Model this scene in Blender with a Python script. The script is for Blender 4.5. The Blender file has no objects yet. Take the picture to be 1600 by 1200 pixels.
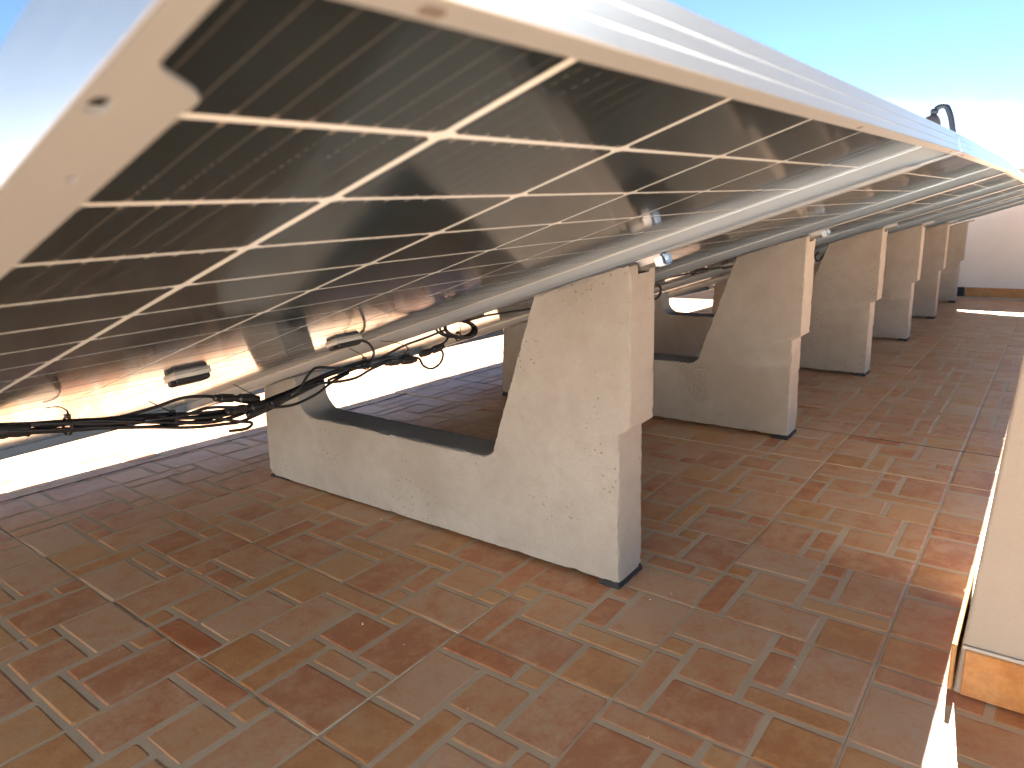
import bpy, bmesh, math, random
from mathutils import Vector, Matrix, noise as mnoise

random.seed(7)
scene = bpy.context.scene
C = scene.collection
R = math.radians

# ------------------------------------------------------------------ camera
cam_d = bpy.data.cameras.new('camera')
cam = bpy.data.objects.new('camera', cam_d)
C.objects.link(cam)
cr = ((0.597018, 0.215064, 0.772863), (-0.801447, 0.117392, 0.586432), (-0.035393, 0.969519, -0.242447))
m = Matrix.Identity(4)
for i in range(3):
    m[i][0] = cr[i][0]; m[i][1] = cr[i][1]; m[i][2] = -cr[i][2]
m.translation = (-0.09848, -0.16414, 0.77411)
cam.matrix_world = m
cam_d.sensor_fit = 'HORIZONTAL'
cam_d.sensor_width = 36.0
cam_d.lens = 1125.0 / 1600.0 * 36.0
cam_d.clip_start = 0.01
cam_d.clip_end = 20000
cam_d.dof.use_dof = True
cam_d.dof.focus_distance = 1.55
cam_d.dof.aperture_fstop = 9.0
scene.camera = cam

# ------------------------------------------------------------------ world, sun, exposure
SUN = Vector((1.0, 0.075, 1.0)).normalized()
world = bpy.data.worlds.new('World')
scene.world = world
world.use_nodes = True
wn = world.node_tree.nodes; wl = world.node_tree.links
wn.clear()
w_out = wn.new('ShaderNodeOutputWorld')
w_bg = wn.new('ShaderNodeBackground'); w_bg.inputs['Strength'].default_value = 0.054
sky = wn.new('ShaderNodeTexSky'); sky.sky_type = 'NISHITA'; sky.sun_disc = False
sky.sun_elevation = math.asin(SUN.z)
sky.sun_rotation = math.atan2(SUN.x, SUN.y)
sky.altitude = 3000; sky.air_density = 0.45; sky.dust_density = 0.0; sky.ozone_density = 3.0
# thin fair-weather clouds, all round the sky
tc = wn.new('ShaderNodeTexCoord')
mp = wn.new('ShaderNodeMapping'); mp.inputs['Scale'].default_value = (1.0, 1.0, 3.6)
nz = wn.new('ShaderNodeTexNoise'); nz.inputs['Scale'].default_value = 2.6
nz.inputs['Detail'].default_value = 7; nz.inputs['Roughness'].default_value = 0.55
rmp = wn.new('ShaderNodeValToRGB')
rmp.color_ramp.elements[0].position = 0.52; rmp.color_ramp.elements[0].color = (0, 0, 0, 1)
rmp.color_ramp.elements[1].position = 0.74; rmp.color_ramp.elements[1].color = (0.35, 0.35, 0.35, 1)
mixc = wn.new('ShaderNodeMixRGB'); mixc.inputs['Color2'].default_value = (6.0, 6.3, 6.6, 1)
wl.new(tc.outputs['Generated'], mp.inputs['Vector']); wl.new(mp.outputs[0], nz.inputs['Vector'])
wl.new(nz.outputs['Fac'], rmp.inputs[0]); wl.new(rmp.outputs[0], mixc.inputs['Fac'])
tint = wn.new('ShaderNodeMixRGB'); tint.blend_type = 'MULTIPLY'; tint.inputs['Fac'].default_value = 1.0
tint.inputs['Color2'].default_value = (0.87, 0.91, 0.80, 1)      # white balance of the clear sky
wl.new(sky.outputs[0], tint.inputs['Color1']); wl.new(tint.outputs[0], mixc.inputs['Color1']); wl.new(mixc.outputs[0], w_bg.inputs['Color'])
wl.new(w_bg.outputs[0], w_out.inputs['Surface'])

sun_d = bpy.data.lights.new('sun', 'SUN'); sun_d.energy = 5.0; sun_d.angle = R(0.53); sun_d.color = (1.0, 0.985, 0.96)
sun = bpy.data.objects.new('sun', sun_d); C.objects.link(sun)
sun.rotation_euler = SUN.to_track_quat('Z', 'Y').to_euler(); sun.location = (3, 0, 6)

vs = scene.view_settings
vs.view_transform = 'Standard'; vs.look = 'None'; vs.gamma = 1.0; vs.use_curve_mapping = False
vs.exposure = 3.05
scene.cycles.max_bounces = 8; scene.cycles.diffuse_bounces = 5; scene.cycles.glossy_bounces = 4
scene.cycles.use_denoising = True
scene.cycles.caustics_reflective = False; scene.cycles.caustics_refractive = False

# ------------------------------------------------------------------ material helpers
def new_mat(name):
    mt = bpy.data.materials.new(name); mt.use_nodes = True
    nt = mt.node_tree; b = nt.nodes['Principled BSDF']
    return mt, nt, b
def N(nt, kind, **kw):
    n = nt.nodes.new(kind)
    for k, v in kw.items():
        if k in n.inputs: n.inputs[k].default_value = v
        else: setattr(n, k, v)
    return n
def ramp(nt, src, stops):
    r = nt.nodes.new('ShaderNodeValToRGB')
    e = r.color_ramp.elements
    e[0].position, e[0].color = stops[0][0], (*stops[0][1], 1)
    e[1].position, e[1].color = stops[-1][0], (*stops[-1][1], 1)
    for p, c in stops[1:-1]:
        x = e.new(p); x.color = (*c, 1)
    nt.links.new(src, r.inputs[0])
    return r.outputs[0]
def mix(nt, fac, a, b, mode='MIX'):
    x = nt.nodes.new('ShaderNodeMixRGB'); x.blend_type = mode
    for s, v in ((0, fac), (1, a), (2, b)):
        if isinstance(v, (int, float)): x.inputs[s].default_value = v
        elif isinstance(v, tuple): x.inputs[s].default_value = (*v, 1)
        else: nt.links.new(v, x.inputs[s])
    return x.outputs[0]
def math_n(nt, op, a, b=0.0, c=None):
    x = nt.nodes.new('ShaderNodeMath'); x.operation = op
    vals = (a, b) if c is None else (a, b, c)
    for i, v in enumerate(vals):
        if isinstance(v, (int, float)): x.inputs[i].default_value = v
        else: nt.links.new(v, x.inputs[i])
    return x.outputs[0]
def pos(nt):
    return nt.nodes.new('ShaderNodeNewGeometry').outputs['Position']
def noise_tex(nt, vec, scale, detail=4, rough=0.55):
    n = N(nt, 'ShaderNodeTexNoise'); n.inputs['Scale'].default_value = scale
    n.inputs['Detail'].default_value = detail; n.inputs['Roughness'].default_value = rough
    nt.links.new(vec, n.inputs['Vector'])
    return n.outputs['Fac']
def bump(nt, b, h, strength, dist):
    x = nt.nodes.new('ShaderNodeBump'); x.inputs['Strength'].default_value = strength; x.inputs['Distance'].default_value = dist
    nt.links.new(h, x.inputs['Height']); nt.links.new(x.outputs[0], b.inputs['Normal'])
def simple(name, col, rough, metal=0.0, spec=0.5):
    mt, nt, b = new_mat(name)
    b.inputs['Base Color'].default_value = (*col, 1); b.inputs['Roughness'].default_value = rough
    b.inputs['Metallic'].default_value = metal; b.inputs['Specular IOR Level'].default_value = spec
    return mt

def brick_mat(name, lo, mid, hi, hazy):
    """glazed terracotta-look porcelain: mottled clay, darker patches, pale scuffed bloom"""
    mt, nt, b = new_mat(name)
    P = pos(nt)
    n1 = noise_tex(nt, P, 19, 8, 0.7)
    n2 = noise_tex(nt, P, 110, 4, 0.65)
    geo = nt.nodes.new('ShaderNodeNewGeometry'); oi = nt.nodes.new('ShaderNodeObjectInfo')
    rnd = math_n(nt, 'FRACT', math_n(nt, 'ADD', geo.outputs['Random Per Island'], oi.outputs['Random']))
    f = math_n(nt, 'ADD', math_n(nt, 'MULTIPLY', n1, 0.8), math_n(nt, 'MULTIPLY', n2, 0.25))
    f = math_n(nt, 'ADD', f, math_n(nt, 'MULTIPLY', math_n(nt, 'SUBTRACT', rnd, 0.5), 0.22))
    col = ramp(nt, f, [(0.38, lo), (0.50, mid), (0.63, hi)])
    bloom = noise_tex(nt, P, 11, 5, 0.65)
    bl = ramp(nt, bloom, [(0.48, (0, 0, 0)), (0.68, (hazy*0.62,)*3)])
    col = mix(nt, bl, col, (0.62, 0.46, 0.32))
    dirt = noise_tex(nt, P, 2.3, 3, 0.5)
    col = mix(nt, ramp(nt, dirt, [(0.38, (0.2, 0.2, 0.2)), (0.58, (0, 0, 0))]), col, (0.42, 0.27, 0.165))
    nt.links.new(col, b.inputs['Base Color'])
    rg = math_n(nt, 'MULTIPLY_ADD', n2, 0.22, 0.24)
    nt.links.new(rg, b.inputs['Roughness'])
    b.inputs['Specular IOR Level'].default_value = 0.32
    bump(nt, b, math_n(nt, 'ADD', n2, math_n(nt, 'MULTIPLY', n1, 0.7)), 0.35, 0.0012)
    return mt

M = {}
M['brick_red'] = brick_mat('brick_red', (0.48, 0.165, 0.07), (0.60, 0.245, 0.105), (0.63, 0.34, 0.17), 0.35)
M['brick_orange'] = brick_mat('brick_orange', (0.53, 0.225, 0.08), (0.62, 0.30, 0.115), (0.64, 0.36, 0.165), 0.3)
M['brick_clay'] = brick_mat('brick_clay', (0.51, 0.195, 0.085), (0.61, 0.275, 0.125), (0.63, 0.35, 0.175), 0.35)
M['brick_pink'] = brick_mat('brick_pink', (0.52, 0.205, 0.09), (0.62, 0.31, 0.155), (0.64, 0.40, 0.235), 0.5)

def grout_mat(name, col, dark):
    mt, nt, b = new_mat(name)
    P = pos(nt)
    n1 = noise_tex(nt, P, 8, 5, 0.6); n2 = noise_tex(nt, P, 160, 3, 0.6)
    c = ramp(nt, n1, [(0.35, dark), (0.62, col)])
    nt.links.new(c, b.inputs['Base Color'])
    b.inputs['Roughness'].default_value = 0.55; b.inputs['Specular IOR Level'].default_value = 0.3
    bump(nt, b, n2, 0.3, 0.001)
    return mt
M['grout'] = grout_mat('grout', (0.60, 0.465, 0.31), (0.53, 0.40, 0.26))
M['joint'] = grout_mat('joint', (0.58, 0.50, 0.38), (0.46, 0.38, 0.28))
M['dark_joint'] = simple('dark_joint', (0.045, 0.035, 0.03), 0.7)
M['far_floor'] = grout_mat('far_floor', (0.40, 0.24, 0.14), (0.34, 0.18, 0.095))

def concrete_mat():
    mt, nt, b = new_mat('concrete')
    tc = nt.nodes.new('ShaderNodeTexCoord'); oi = nt.nodes.new('ShaderNodeObjectInfo')
    add = nt.nodes.new('ShaderNodeVectorMath'); add.operation = 'ADD'
    sc = nt.nodes.new('ShaderNodeVectorMath'); sc.operation = 'SCALE'
    comb = nt.nodes.new('ShaderNodeCombineXYZ')
    for k in range(3): nt.links.new(oi.outputs['Random'], comb.inputs[k])
    nt.links.new(comb.outputs[0], sc.inputs[0]); sc.inputs['Scale'].default_value = 17.0
    nt.links.new(tc.outputs['Object'], add.inputs[0]); nt.links.new(sc.outputs[0], add.inputs[1])
    P = add.outputs[0]
    big = noise_tex(nt, P, 3.2, 5, 0.6)
    mid = noise_tex(nt, P, 22, 5, 0.65)
    fine = noise_tex(nt, P, 330, 3, 0.6)
    c = ramp(nt, big, [(0.34, (0.285, 0.255, 0.217)), (0.50, (0.337, 0.312, 0.272)), (0.68, (0.375, 0.35, 0.308))])
    c = mix(nt, ramp(nt, mid, [(0.46, (0, 0, 0)), (0.72, (0.45, 0.45, 0.45))]), c, (0.27, 0.235, 0.195))
    c = mix(nt, ramp(nt, fine, [(0.35, (0.35, 0.35, 0.35)), (0.62, (0, 0, 0))]), c, (0.27, 0.24, 0.20))
    # air pores, clustered
    vo = nt.nodes.new('ShaderNodeTexVoronoi'); vo.inputs['Scale'].default_value = 80
    nt.links.new(P, vo.inputs['Vector'])
    sep = nt.nodes.new('ShaderNodeSeparateColor'); nt.links.new(vo.outputs['Color'], sep.inputs[0])
    size = math_n(nt, 'MULTIPLY', math_n(nt, 'POWER', sep.outputs[0], 3.2), 0.27)
    clus = ramp(nt, noise_tex(nt, P, 7, 3, 0.5), [(0.42, (0.12, 0.12, 0.12)), (0.62, (1, 1, 1))])
    size = math_n(nt, 'MULTIPLY', size, clus)
    pore = math_n(nt, 'LESS_THAN', vo.outputs['Distance'], size)
    c = mix(nt, math_n(nt, 'MULTIPLY', pore, 0.62), c, (0.12, 0.10, 0.08))
    # rubbed grey scuffs
    sm = noise_tex(nt, P, 5.2, 2, 0.4)
    strk = noise_tex(nt, P, 120, 3, 0.7)
    scf = math_n(nt, 'MULTIPLY', ramp(nt, sm, [(0.69, (0, 0, 0)), (0.76, (1, 1, 1))]), ramp(nt, strk, [(0.45, (0, 0, 0)), (0.6, (0.7, 0.7, 0.7))]))
    c = mix(nt, scf, c, (0.2, 0.17, 0.14))
    nt.links.new(c, b.inputs['Base Color'])
    b.inputs['Roughness'].default_value = 0.85; b.inputs['Specular IOR Level'].default_value = 0.25
    h = math_n(nt, 'ADD', math_n(nt, 'MULTIPLY', fine, 0.5), math_n(nt, 'MULTIPLY', mid, 0.8))
    h = math_n(nt, 'SUBTRACT', h, math_n(nt, 'MULTIPLY', pore, 1.2))
    bump(nt, b, h, 0.45, 0.0016)
    return mt
M['concrete'] = concrete_mat()

def alu_mat(name, col, rough, streak=0.05, metal=1.0):
    mt, nt, b = new_mat(name)
    tc = nt.nodes.new('ShaderNodeTexCoord')
    mpn = nt.nodes.new('ShaderNodeMapping'); mpn.inputs['Scale'].default_value = (40, 2.5, 400)
    nt.links.new(tc.outputs['Object'], mpn.inputs[0])
    n = noise_tex(nt, mpn.outputs[0], 3, 4, 0.6)
    n2 = noise_tex(nt, tc.outputs['Object'], 30, 4, 0.6)
    nt.links.new(mix(nt, math_n(nt, 'MULTIPLY', n2, 0.25), col, (col[0]*0.86, col[1]*0.85, col[2]*0.82)), b.inputs['Base Color'])
    b.inputs['Metallic'].default_value = metal
    nt.links.new(math_n(nt, 'MULTIPLY_ADD', n, streak*2, rough - streak), b.inputs['Roughness'])
    return mt
M['alu'] = alu_mat('anodised_aluminium', (0.44, 0.485, 0.505), 0.34)
M['alu_inner'] = alu_mat('shaded_aluminium', (0.36, 0.40, 0.43), 0.5, 0.05, 0.55)  # same anodised metal; separate tone sets brightness of the shaded inner faces
M['rail_alu'] = alu_mat('mill_aluminium', (0.42, 0.42, 0.41), 0.42)
M['zinc'] = simple('zinc_clip', (0.50, 0.56, 0.60), 0.30, 1.0)
M['hole'] = simple('hole_shade', (0.12, 0.11, 0.1), 0.6)  # dark tone standing in for the shade inside a slot

def panel_print(name, cells):
    mt, nt, b = new_mat(name)
    tc = nt.nodes.new('ShaderNodeTexCoord')
    if cells:
        uv = nt.nodes.new('ShaderNodeSeparateXYZ'); nt.links.new(tc.outputs['UV'], uv.inputs[0])
        u = math_n(nt, 'FRACT', math_n(nt, 'MULTIPLY', uv.outputs[0], 10.0))
        d = math_n(nt, 'ABSOLUTE', math_n(nt, 'SUBTRACT', u, 0.5))
        line = math_n(nt, 'LESS_THAN', d, 0.030)
        v = uv.outputs[1]
        vend = math_n(nt, 'GREATER_THAN', math_n(nt, 'ABSOLUTE', math_n(nt, 'SUBTRACT', v, 0.5)), 0.455)
        pad = math_n(nt, 'MULTIPLY', math_n(nt, 'LESS_THAN', d, 0.075), vend)
        dash = math_n(nt, 'LESS_THAN', math_n(nt, 'FRACT', math_n(nt, 'MULTIPLY', v, 13.0)), 0.45)
        ln = math_n(nt, 'MULTIPLY', line, math_n(nt, 'MULTIPLY_ADD', dash, 0.2, 0.65))
        n = noise_tex(nt, pos(nt), 9, 3, 0.5)
        base = ramp(nt, n, [(0.3, (0.0085, 0.018, 0.025)), (0.7, (0.013, 0.022, 0.029))])
        c = mix(nt, ln, base, (0.075, 0.08, 0.082))
        c = mix(nt, math_n(nt, 'MULTIPLY', pad, 0.8), c, (0.16, 0.155, 0.15))
        nt.links.new(c, b.inputs['Base Color'])
    else:
        n = noise_tex(nt, pos(nt), 14, 3, 0.5)
        nt.links.new(ramp(nt, n, [(0.3, (0.56, 0.635, 0.69)), (0.7, (0.62, 0.695, 0.75))]), b.inputs['Base Color'])
    b.inputs['Roughness'].default_value = 0.10
    b.inputs['IOR'].default_value = 1.32
    # faint rolled-glass texture of the pane
    bump(nt, b, noise_tex(nt, tc.outputs['Object'], 55, 2, 0.5), 0.05, 0.0005)
    return mt
M['cell'] = panel_print('solar_cell_under_glass', True)
M['white_grid'] = panel_print('white_grid_under_glass', False)
M['front_glass'] = simple('front_glass', (0.012, 0.014, 0.022), 0.06)
M['black_plastic'] = simple('black_plastic', (0.016, 0.016, 0.017), 0.38)
M['cable'] = simple('cable_sheath', (0.014, 0.014, 0.015), 0.42)
M['pale_base'] = simple('pale_base', (0.55, 0.53, 0.47), 0.5)
M['rubber'] = simple('rubber', (0.018, 0.018, 0.02), 0.8)

def render_mat(name, col):
    mt, nt, b = new_mat(name)
    P = pos(nt)
    n1 = noise_tex(nt, P, 2.2, 5, 0.6); n2 = noise_tex(nt, P, 240, 3, 0.6); n3 = noise_tex(nt, P, 34, 4, 0.7)
    c = ramp(nt, n1, [(0.3, tuple(x*0.9 for x in col)), (0.7, col)])
    c = mix(nt, ramp(nt, n3, [(0.62, (0, 0, 0)), (0.78, (0.35, 0.35, 0.35))]), c, tuple(x*0.72 for x in col))
    nt.links.new(c, b.inputs['Base Color'])
    b.inputs['Roughness'].default_value = 0.9; b.inputs['Specular IOR Level'].default_value = 0.2
    bump(nt, b, n2, 0.5, 0.0015)
    return mt
M['render'] = render_mat('painted_render', (0.40, 0.345, 0.28))
M['white_paint'] = render_mat('white_wall_paint', (0.74, 0.74, 0.73))  # near-neutral white, chosen for the colour of the bounce light
M['white_render'] = render_mat('white_painted_render', (0.74, 0.69, 0.61))
M['skirting'] = brick_mat('skirting', (0.38, 0.155, 0.045), (0.47, 0.22, 0.065), (0.5, 0.27, 0.09), 0.2)
M['mortar'] = simple('mortar', (0.5, 0.45, 0.37), 0.9)
M['vent_dark'] = simple('vent_pipe', (0.022, 0.03, 0.05), 0.5)
M['vent_cap'] = simple('vent_cap', (0.085, 0.07, 0.08), 0.6)
M['hill'] = simple('hill', (0.06, 0.075, 0.06), 0.95)
M['land'] = simple('land', (0.16, 0.15, 0.11), 0.95)
M['crumb'] = simple('crumb', (0.6, 0.55, 0.47), 0.9)

# ------------------------------------------------------------------ mesh helpers
class MB:
    def __init__(s): s.v = []; s.f = []; s.mi = []; s.uv = {}
    def vert(s, p): s.v.append(tuple(p)); return len(s.v) - 1
    def face(s, idx, mi=0): s.f.append(tuple(idx)); s.mi.append(mi)
    def box(s, x0, x1, y0, y1, z0, z1, mi=0):
        b = len(s.v)
        for z in (z0, z1):
            for x, y in ((x0, y0), (x1, y0), (x1, y1), (x0, y1)): s.v.append((x, y, z))
        for q in ((3, 2, 1, 0), (4, 5, 6, 7), (0, 1, 5, 4), (1, 2, 6, 5), (2, 3, 7, 6), (3, 0, 4, 7)):
            s.face([b + k for k in q], mi)
    def loft(s, rings, cap=True, mi=0, closed=True):
        b = len(s.v); n = len(rings[0])
        for r in rings:
            for p in r: s.v.append(tuple(p))
        for k in range(len(rings) - 1):
            for i in range(n if closed else n - 1):
                j = (i + 1) % n
                s.face((b + k*n + i, b + k*n + j, b + (k+1)*n + j, b + (k+1)*n + i), mi)
        if cap:
            s.face([b + i for i in range(n)][::-1], mi)
            s.face([b + (len(rings)-1)*n + i for i in range(n)], mi)
    def tube(s, pts, r, seg=8, mi=0):
        pts = [Vector(p) for p in pts]; rings = []; up = Vector((0.13, 0.21, 0.97))
        for i, p in enumerate(pts):
            t = (pts[min(i+1, len(pts)-1)] - pts[max(i-1, 0)]).normalized()
            a = t.cross(up)
            if a.length < 1e-3: a = t.cross(Vector((1, 0, 0)))
            a.normalize(); b2 = t.cross(a); up = a.cross(t)
            rr = r[i] if isinstance(r, (list, tuple)) else r
            rings.append([p + (a*math.cos(w) + b2*math.sin(w))*rr for w in (2*math.pi*k/seg for k in range(seg))])
        s.loft(rings, True, mi)
    def mesh(s, name, mats, smooth=False):
        me = bpy.data.meshes.new(name); me.from_pydata(s.v, [], s.f)
        for mt in mats: me.materials.append(mt)
        me.polygons.foreach_set('material_index', s.mi)
        bm = bmesh.new(); bm.from_mesh(me); bmesh.ops.recalc_face_normals(bm, faces=bm.faces); bm.to_mesh(me); bm.free()
        if smooth:
            me.polygons.foreach_set('use_smooth', [True]*len(me.polygons))
        me.update()
        return me
def obj(name, me, parent=None, loc=None):
    o = bpy.data.objects.new(name, me); C.objects.link(o)
    if parent is not None: o.parent = parent
    if loc is not None: o.location = loc
    return o
def tag(o, label=None, cat=None, group=None, kind=None):
    if label: o['label'] = label
    if cat: o['category'] = cat
    if group: o['group'] = group
    if kind: o['kind'] = kind
    return o
def smooth_angle(me, ang=35):
    me.polygons.foreach_set('use_smooth', [True]*len(me.polygons))
    me.set_sharp_from_angle(angle=R(ang))
def crv(pts, n=6):
    """Catmull-Rom through pts"""
    P = [Vector(p) for p in pts]; P = [P[0]*2 - P[1]] + P + [P[-1]*2 - P[-2]]; out = []
    for i in range(1, len(P) - 2):
        for k in range(n):
            t = k/n
            a, b, c, d = P[i-1], P[i], P[i+1], P[i+2]
            out.append(0.5*((2*b) + (c-a)*t + (2*a-5*b+4*c-d)*t*t + (3*b-a-3*c+d)*t*t*t))
    out.append(P[-2]); return out

# ------------------------------------------------------------------ floor height (the terrace falls to its far end)
PITCH = 1.1535
BX = [1.0832 + PITCH*i for i in range(6)]
BZ = [0.0, -0.012, -0.041, -0.077, -0.114, -0.149]
def zf(x):
    if x <= BX[0]: return 0.0
    for i in range(5):
        if x <= BX[i+1]:
            t = (x - BX[i])/PITCH; return BZ[i]*(1-t) + BZ[i+1]*t
    return max(BZ[5] - (x - BX[5])*0.031, -0.18)
def hgt(x, y):
    g = min(max(0.03 - 0.02*x, -0.008), 0.03)
    return zf(x) + min(max(y - 0.476, 0.0), 2.4)*g

# ------------------------------------------------------------------ the setting
mb = MB()
land_r = 9000
mb.box(-land_r, land_r, -land_r, land_r, -10.2, -10.0)
tag(obj('ground', mb.mesh('ground', [M['land']])), kind='structure')

def hills():
    mb = MB(); n = 90; rings = []
    a0, a1 = R(-75), R(60)
    for k, (rr, hh) in enumerate(((3600, -11), (3900, 0.55), (4300, 1.0), (4900, 0.6), (5600, -11))):
        ring = []
        for i in range(n + 1):
            a = a0 + (a1 - a0)*i/n
            h = 62 + 55*mnoise.noise(Vector((i*0.11, 3.1, k*0.1))) + 18*mnoise.noise(Vector((i*0.45, 9.0, k)))
            z = h*hh if hh > 0 else hh
            ring.append((rr*math.cos(a), rr*math.sin(a), z))
        rings.append(ring)
    mb.loft(rings, cap=False, closed=False)
    me = mb.mesh('hills', [M['hill']], True)
    tag(obj('hills', me), kind='structure')
hills()

# terrace base sheet (grout bed) following the falls
def terrace():
    mb = MB(); x0, x1, y0, y1 = -7.0, 9.5, -5.0, 7.0; nx, ny = 110, 80
    idx = {}
    for i in range(nx + 1):
        for j in range(ny + 1):
            x = x0 + (x1-x0)*i/nx; y = y0 + (y1-y0)*j/ny
            idx[i, j] = mb.vert((x, y, hgt(x, y) - 0.0030))
    for i in range(nx):
        for j in range(ny):
            mb.face((idx[i, j], idx[i+1, j], idx[i+1, j+1], idx[i, j+1]))
    # skirt down the building edge
    per = [idx[i, 0] for i in range(nx+1)] + [idx[nx, j] for j in range(1, ny+1)] + [idx[i, ny] for i in range(nx-1, -1, -1)] + [idx[0, j] for j in range(ny-1, 0, -1)]
    low = [mb.vert((mb.v[k][0], mb.v[k][1], -10.0)) for k in per]
    for k in range(len(per)):
        q = (k+1) % len(per); mb.face((per[k], low[k], low[q], per[q]))
    o = obj('terrace_floor', mb.mesh('terrace_floor', [M['joint']]))
    tag(o, kind='structure'); return o
floor = terrace()

# one pressed tile = ten bricks on a 6 x 6 module (u along the row, w across)
PAT = [((4, 6, 3, 6), 'brick_pink'), ((3, 4, 5, 6), 'brick_orange'), ((0, 3, 5, 6), 'brick_red'), ((2, 4, 3, 5), 'brick_clay'),
       ((0, 2, 2, 5), 'brick_pink'), ((0, 2, 0, 2), 'brick_orange'), ((2, 3, 0, 3), 'brick_orange'), ((3, 6, 0, 2), 'brick_pink'),
       ((3, 5, 2, 3), 'brick_clay'), ((5, 6, 2, 3), 'brick_red')]
T = 0.325
def brick_rings(hx, hy, seed):
    rnd = random.Random(seed)
    base, top = [], []
    for cx, cy, a0 in ((1, 1, 0), (-1, 1, 90), (-1, -1, 180), (1, -1, 270)):
        rc = rnd.uniform(0.002, 0.0055)
        for a in (0, 45, 90):
            jx, jy = rnd.uniform(-0.0011, 0.0011), rnd.uniform(-0.0011, 0.0011)
            px_ = cx*(hx - rc) + rc*math.cos(R(a0 + a)) + jx; py_ = cy*(hy - rc) + rc*math.sin(R(a0 + a)) + jy
            base.append((px_, py_, -0.0018))
            q = 1.0
            top.append((px_ - cx*0.0042, py_ - cy*0.0042, -0.0008))
    return base, top
def rot_rect(r, k):
    u0, u1, w0, w1 = r
    for _ in range(k): u0, u1, w0, w1 = w0, w1, 6 - u1, 6 - u0
    return u0, u1, w0, w1
def brick_place(r):
    """centre and half size in a tile centred on 0; narrow joint at the tile rim, wide moulded joint inside"""
    u0, u1, w0, w1 = r; g, e = 0.0052, 0.0022
    x0 = u0*T/6 + (e if u0 == 0 else g); x1 = u1*T/6 - (e if u1 == 6 else g)
    y0 = w0*T/6 + (e if w0 == 0 else g); y1 = w1*T/6 - (e if w1 == 6 else g)
    return ((x0+x1)/2 - T/2, (y0+y1)/2 - T/2, (x1-x0)/2, (y1-y0)/2)
brick_cache = {}
def brick_mesh(pi, k, var):
    key = (pi, k, var)
    if key not in brick_cache:
        r, mt = PAT[pi]; cx, cy, hx, hy = brick_place(rot_rect(r, k))
        base, top = brick_rings(hx, hy, hash(key) & 0xffff)
        mb = MB(); mb.loft([base, top])
        brick_cache[key] = (mb.mesh('brick', [M[mt]]), (cx, cy))
    return brick_cache[key]
slab = MB(); slab.box(-T/2 + 0.0006, T/2 - 0.0006, -T/2 + 0.0006, T/2 - 0.0006, -0.012, -0.0016)
slab_me = slab.mesh('floor_tile', [M['grout']])
X0, Y0 = 0.455 - 8*T, -6*T
campos = cam.matrix_world.translation
inv = cam.matrix_world.inverted()
tiles = []
ROT = {(9, 6): 0, (10, 6): 0, (9, 7): 0, (8, 7): 1}
for i in range(31):
    for j in range(22):
        cx, cy = X0 + (i + 0.5)*T, Y0 + (j + 0.5)*T
        if cx > 7.42: continue
        tiles.append((i, j, cx, cy, ROT.get((i, j), random.Random(i*91 + j*7).choice((0, 0, 1, 1, 2, 3)))))
def tile_size(t):
    q = inv @ Vector((t[2], t[3], hgt(t[2], t[3])))
    if q.z > -0.1: return -1
    if abs(q.x/q.z)*1125 > 880 or q.y/-q.z*1125 < -690: return -1
    d = (Vector((t[2], t[3], 0)) - campos).length
    return 1/d
tiles.sort(key=lambda t: -tile_size(t))
def tile_mat(cx, cy):
    e = 0.1
    gx = (hgt(cx+e, cy) - hgt(cx-e, cy))/(2*e); gy = (hgt(cx, cy+e) - hgt(cx, cy-e))/(2*e)
    nrm = Vector((-gx, -gy, 1)).normalized(); xa = Vector((1, 0, gx)).normalized(); ya = nrm.cross(xa)
    mt = Matrix((xa, ya, nrm)).transposed().to_4x4(); mt.translation = (cx, cy, hgt(cx, cy)); return mt
rest = MB(); NB = 0
mat_list = ['brick_red', 'brick_orange', 'brick_clay', 'brick_pink']
rest_slab = MB()
for n, (i, j, cx, cy, k) in enumerate(tiles):
    mt4 = tile_mat(cx, cy)
    rr = random.Random(i*131 + j)
    if n < 30:
        t = obj('floor_tile', slab_me, floor); t.matrix_local = mt4
        for pi in range(10):
            me, (bx_, by_) = brick_mesh(pi, k, rr.randrange(2))
            obj('brick', me, t, (bx_, by_, rr.uniform(-0.0002, 0.0003)))
    else:
        b0 = len(rest_slab.v)
        rest_slab.box(-T/2 + 0.0006, T/2 - 0.0006, -T/2 + 0.0006, T/2 - 0.0006, -0.006, -0.0016)
        for q in range(b0, len(rest_slab.v)): rest_slab.v[q] = tuple(mt4 @ Vector(rest_slab.v[q]))
        for pi in range(10):
            r, mn = PAT[pi]; bx_, by_, hx, hy = brick_place(rot_rect(r, k))
            base, top = brick_rings(hx, hy, (i*977 + j*31 + pi))
            dz = rr.uniform(-0.0002, 0.0003)
            rest.loft([[mt4 @ Vector((p[0]+bx_, p[1]+by_, p[2]+dz)) for p in ring] for ring in (base, top)], mi=mat_list.index(mn))
tag(obj('brick_paving', rest.mesh('brick_paving', [M[q] for q in mat_list]), floor), kind='stuff')
tag(obj('tile_bed', rest_slab.mesh('tile_bed', [M['grout']]), floor), kind='stuff')
# dark movement joints of the floor
def strip(name, pts, w):
    mb = MB(); rings = []
    for (x, y), (dx, dy) in pts:
        rings.append([(x - dx*w, y - dy*w, hgt(x, y) - 0.004), (x - dx*w, y - dy*w, hgt(x, y) - 0.0002), (x + dx*w, y + dy*w, hgt(x, y) - 0.0002), (x + dx*w, y + dy*w, hgt(x, y) - 0.004)])
    mb.loft(rings); return obj(name, mb.mesh(name, [M['dark_joint']]), floor)
strip('movement_joint', [((X0 + 14*T, -1.9 + 0.1*k), (1, 0)) for k in range(65)], 0.0032)
strip('movement_joint', [((-2.0 + 0.1*k, Y0 + 12.4*T), (0, 1)) for k in range(94)], 0.0032)

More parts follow.
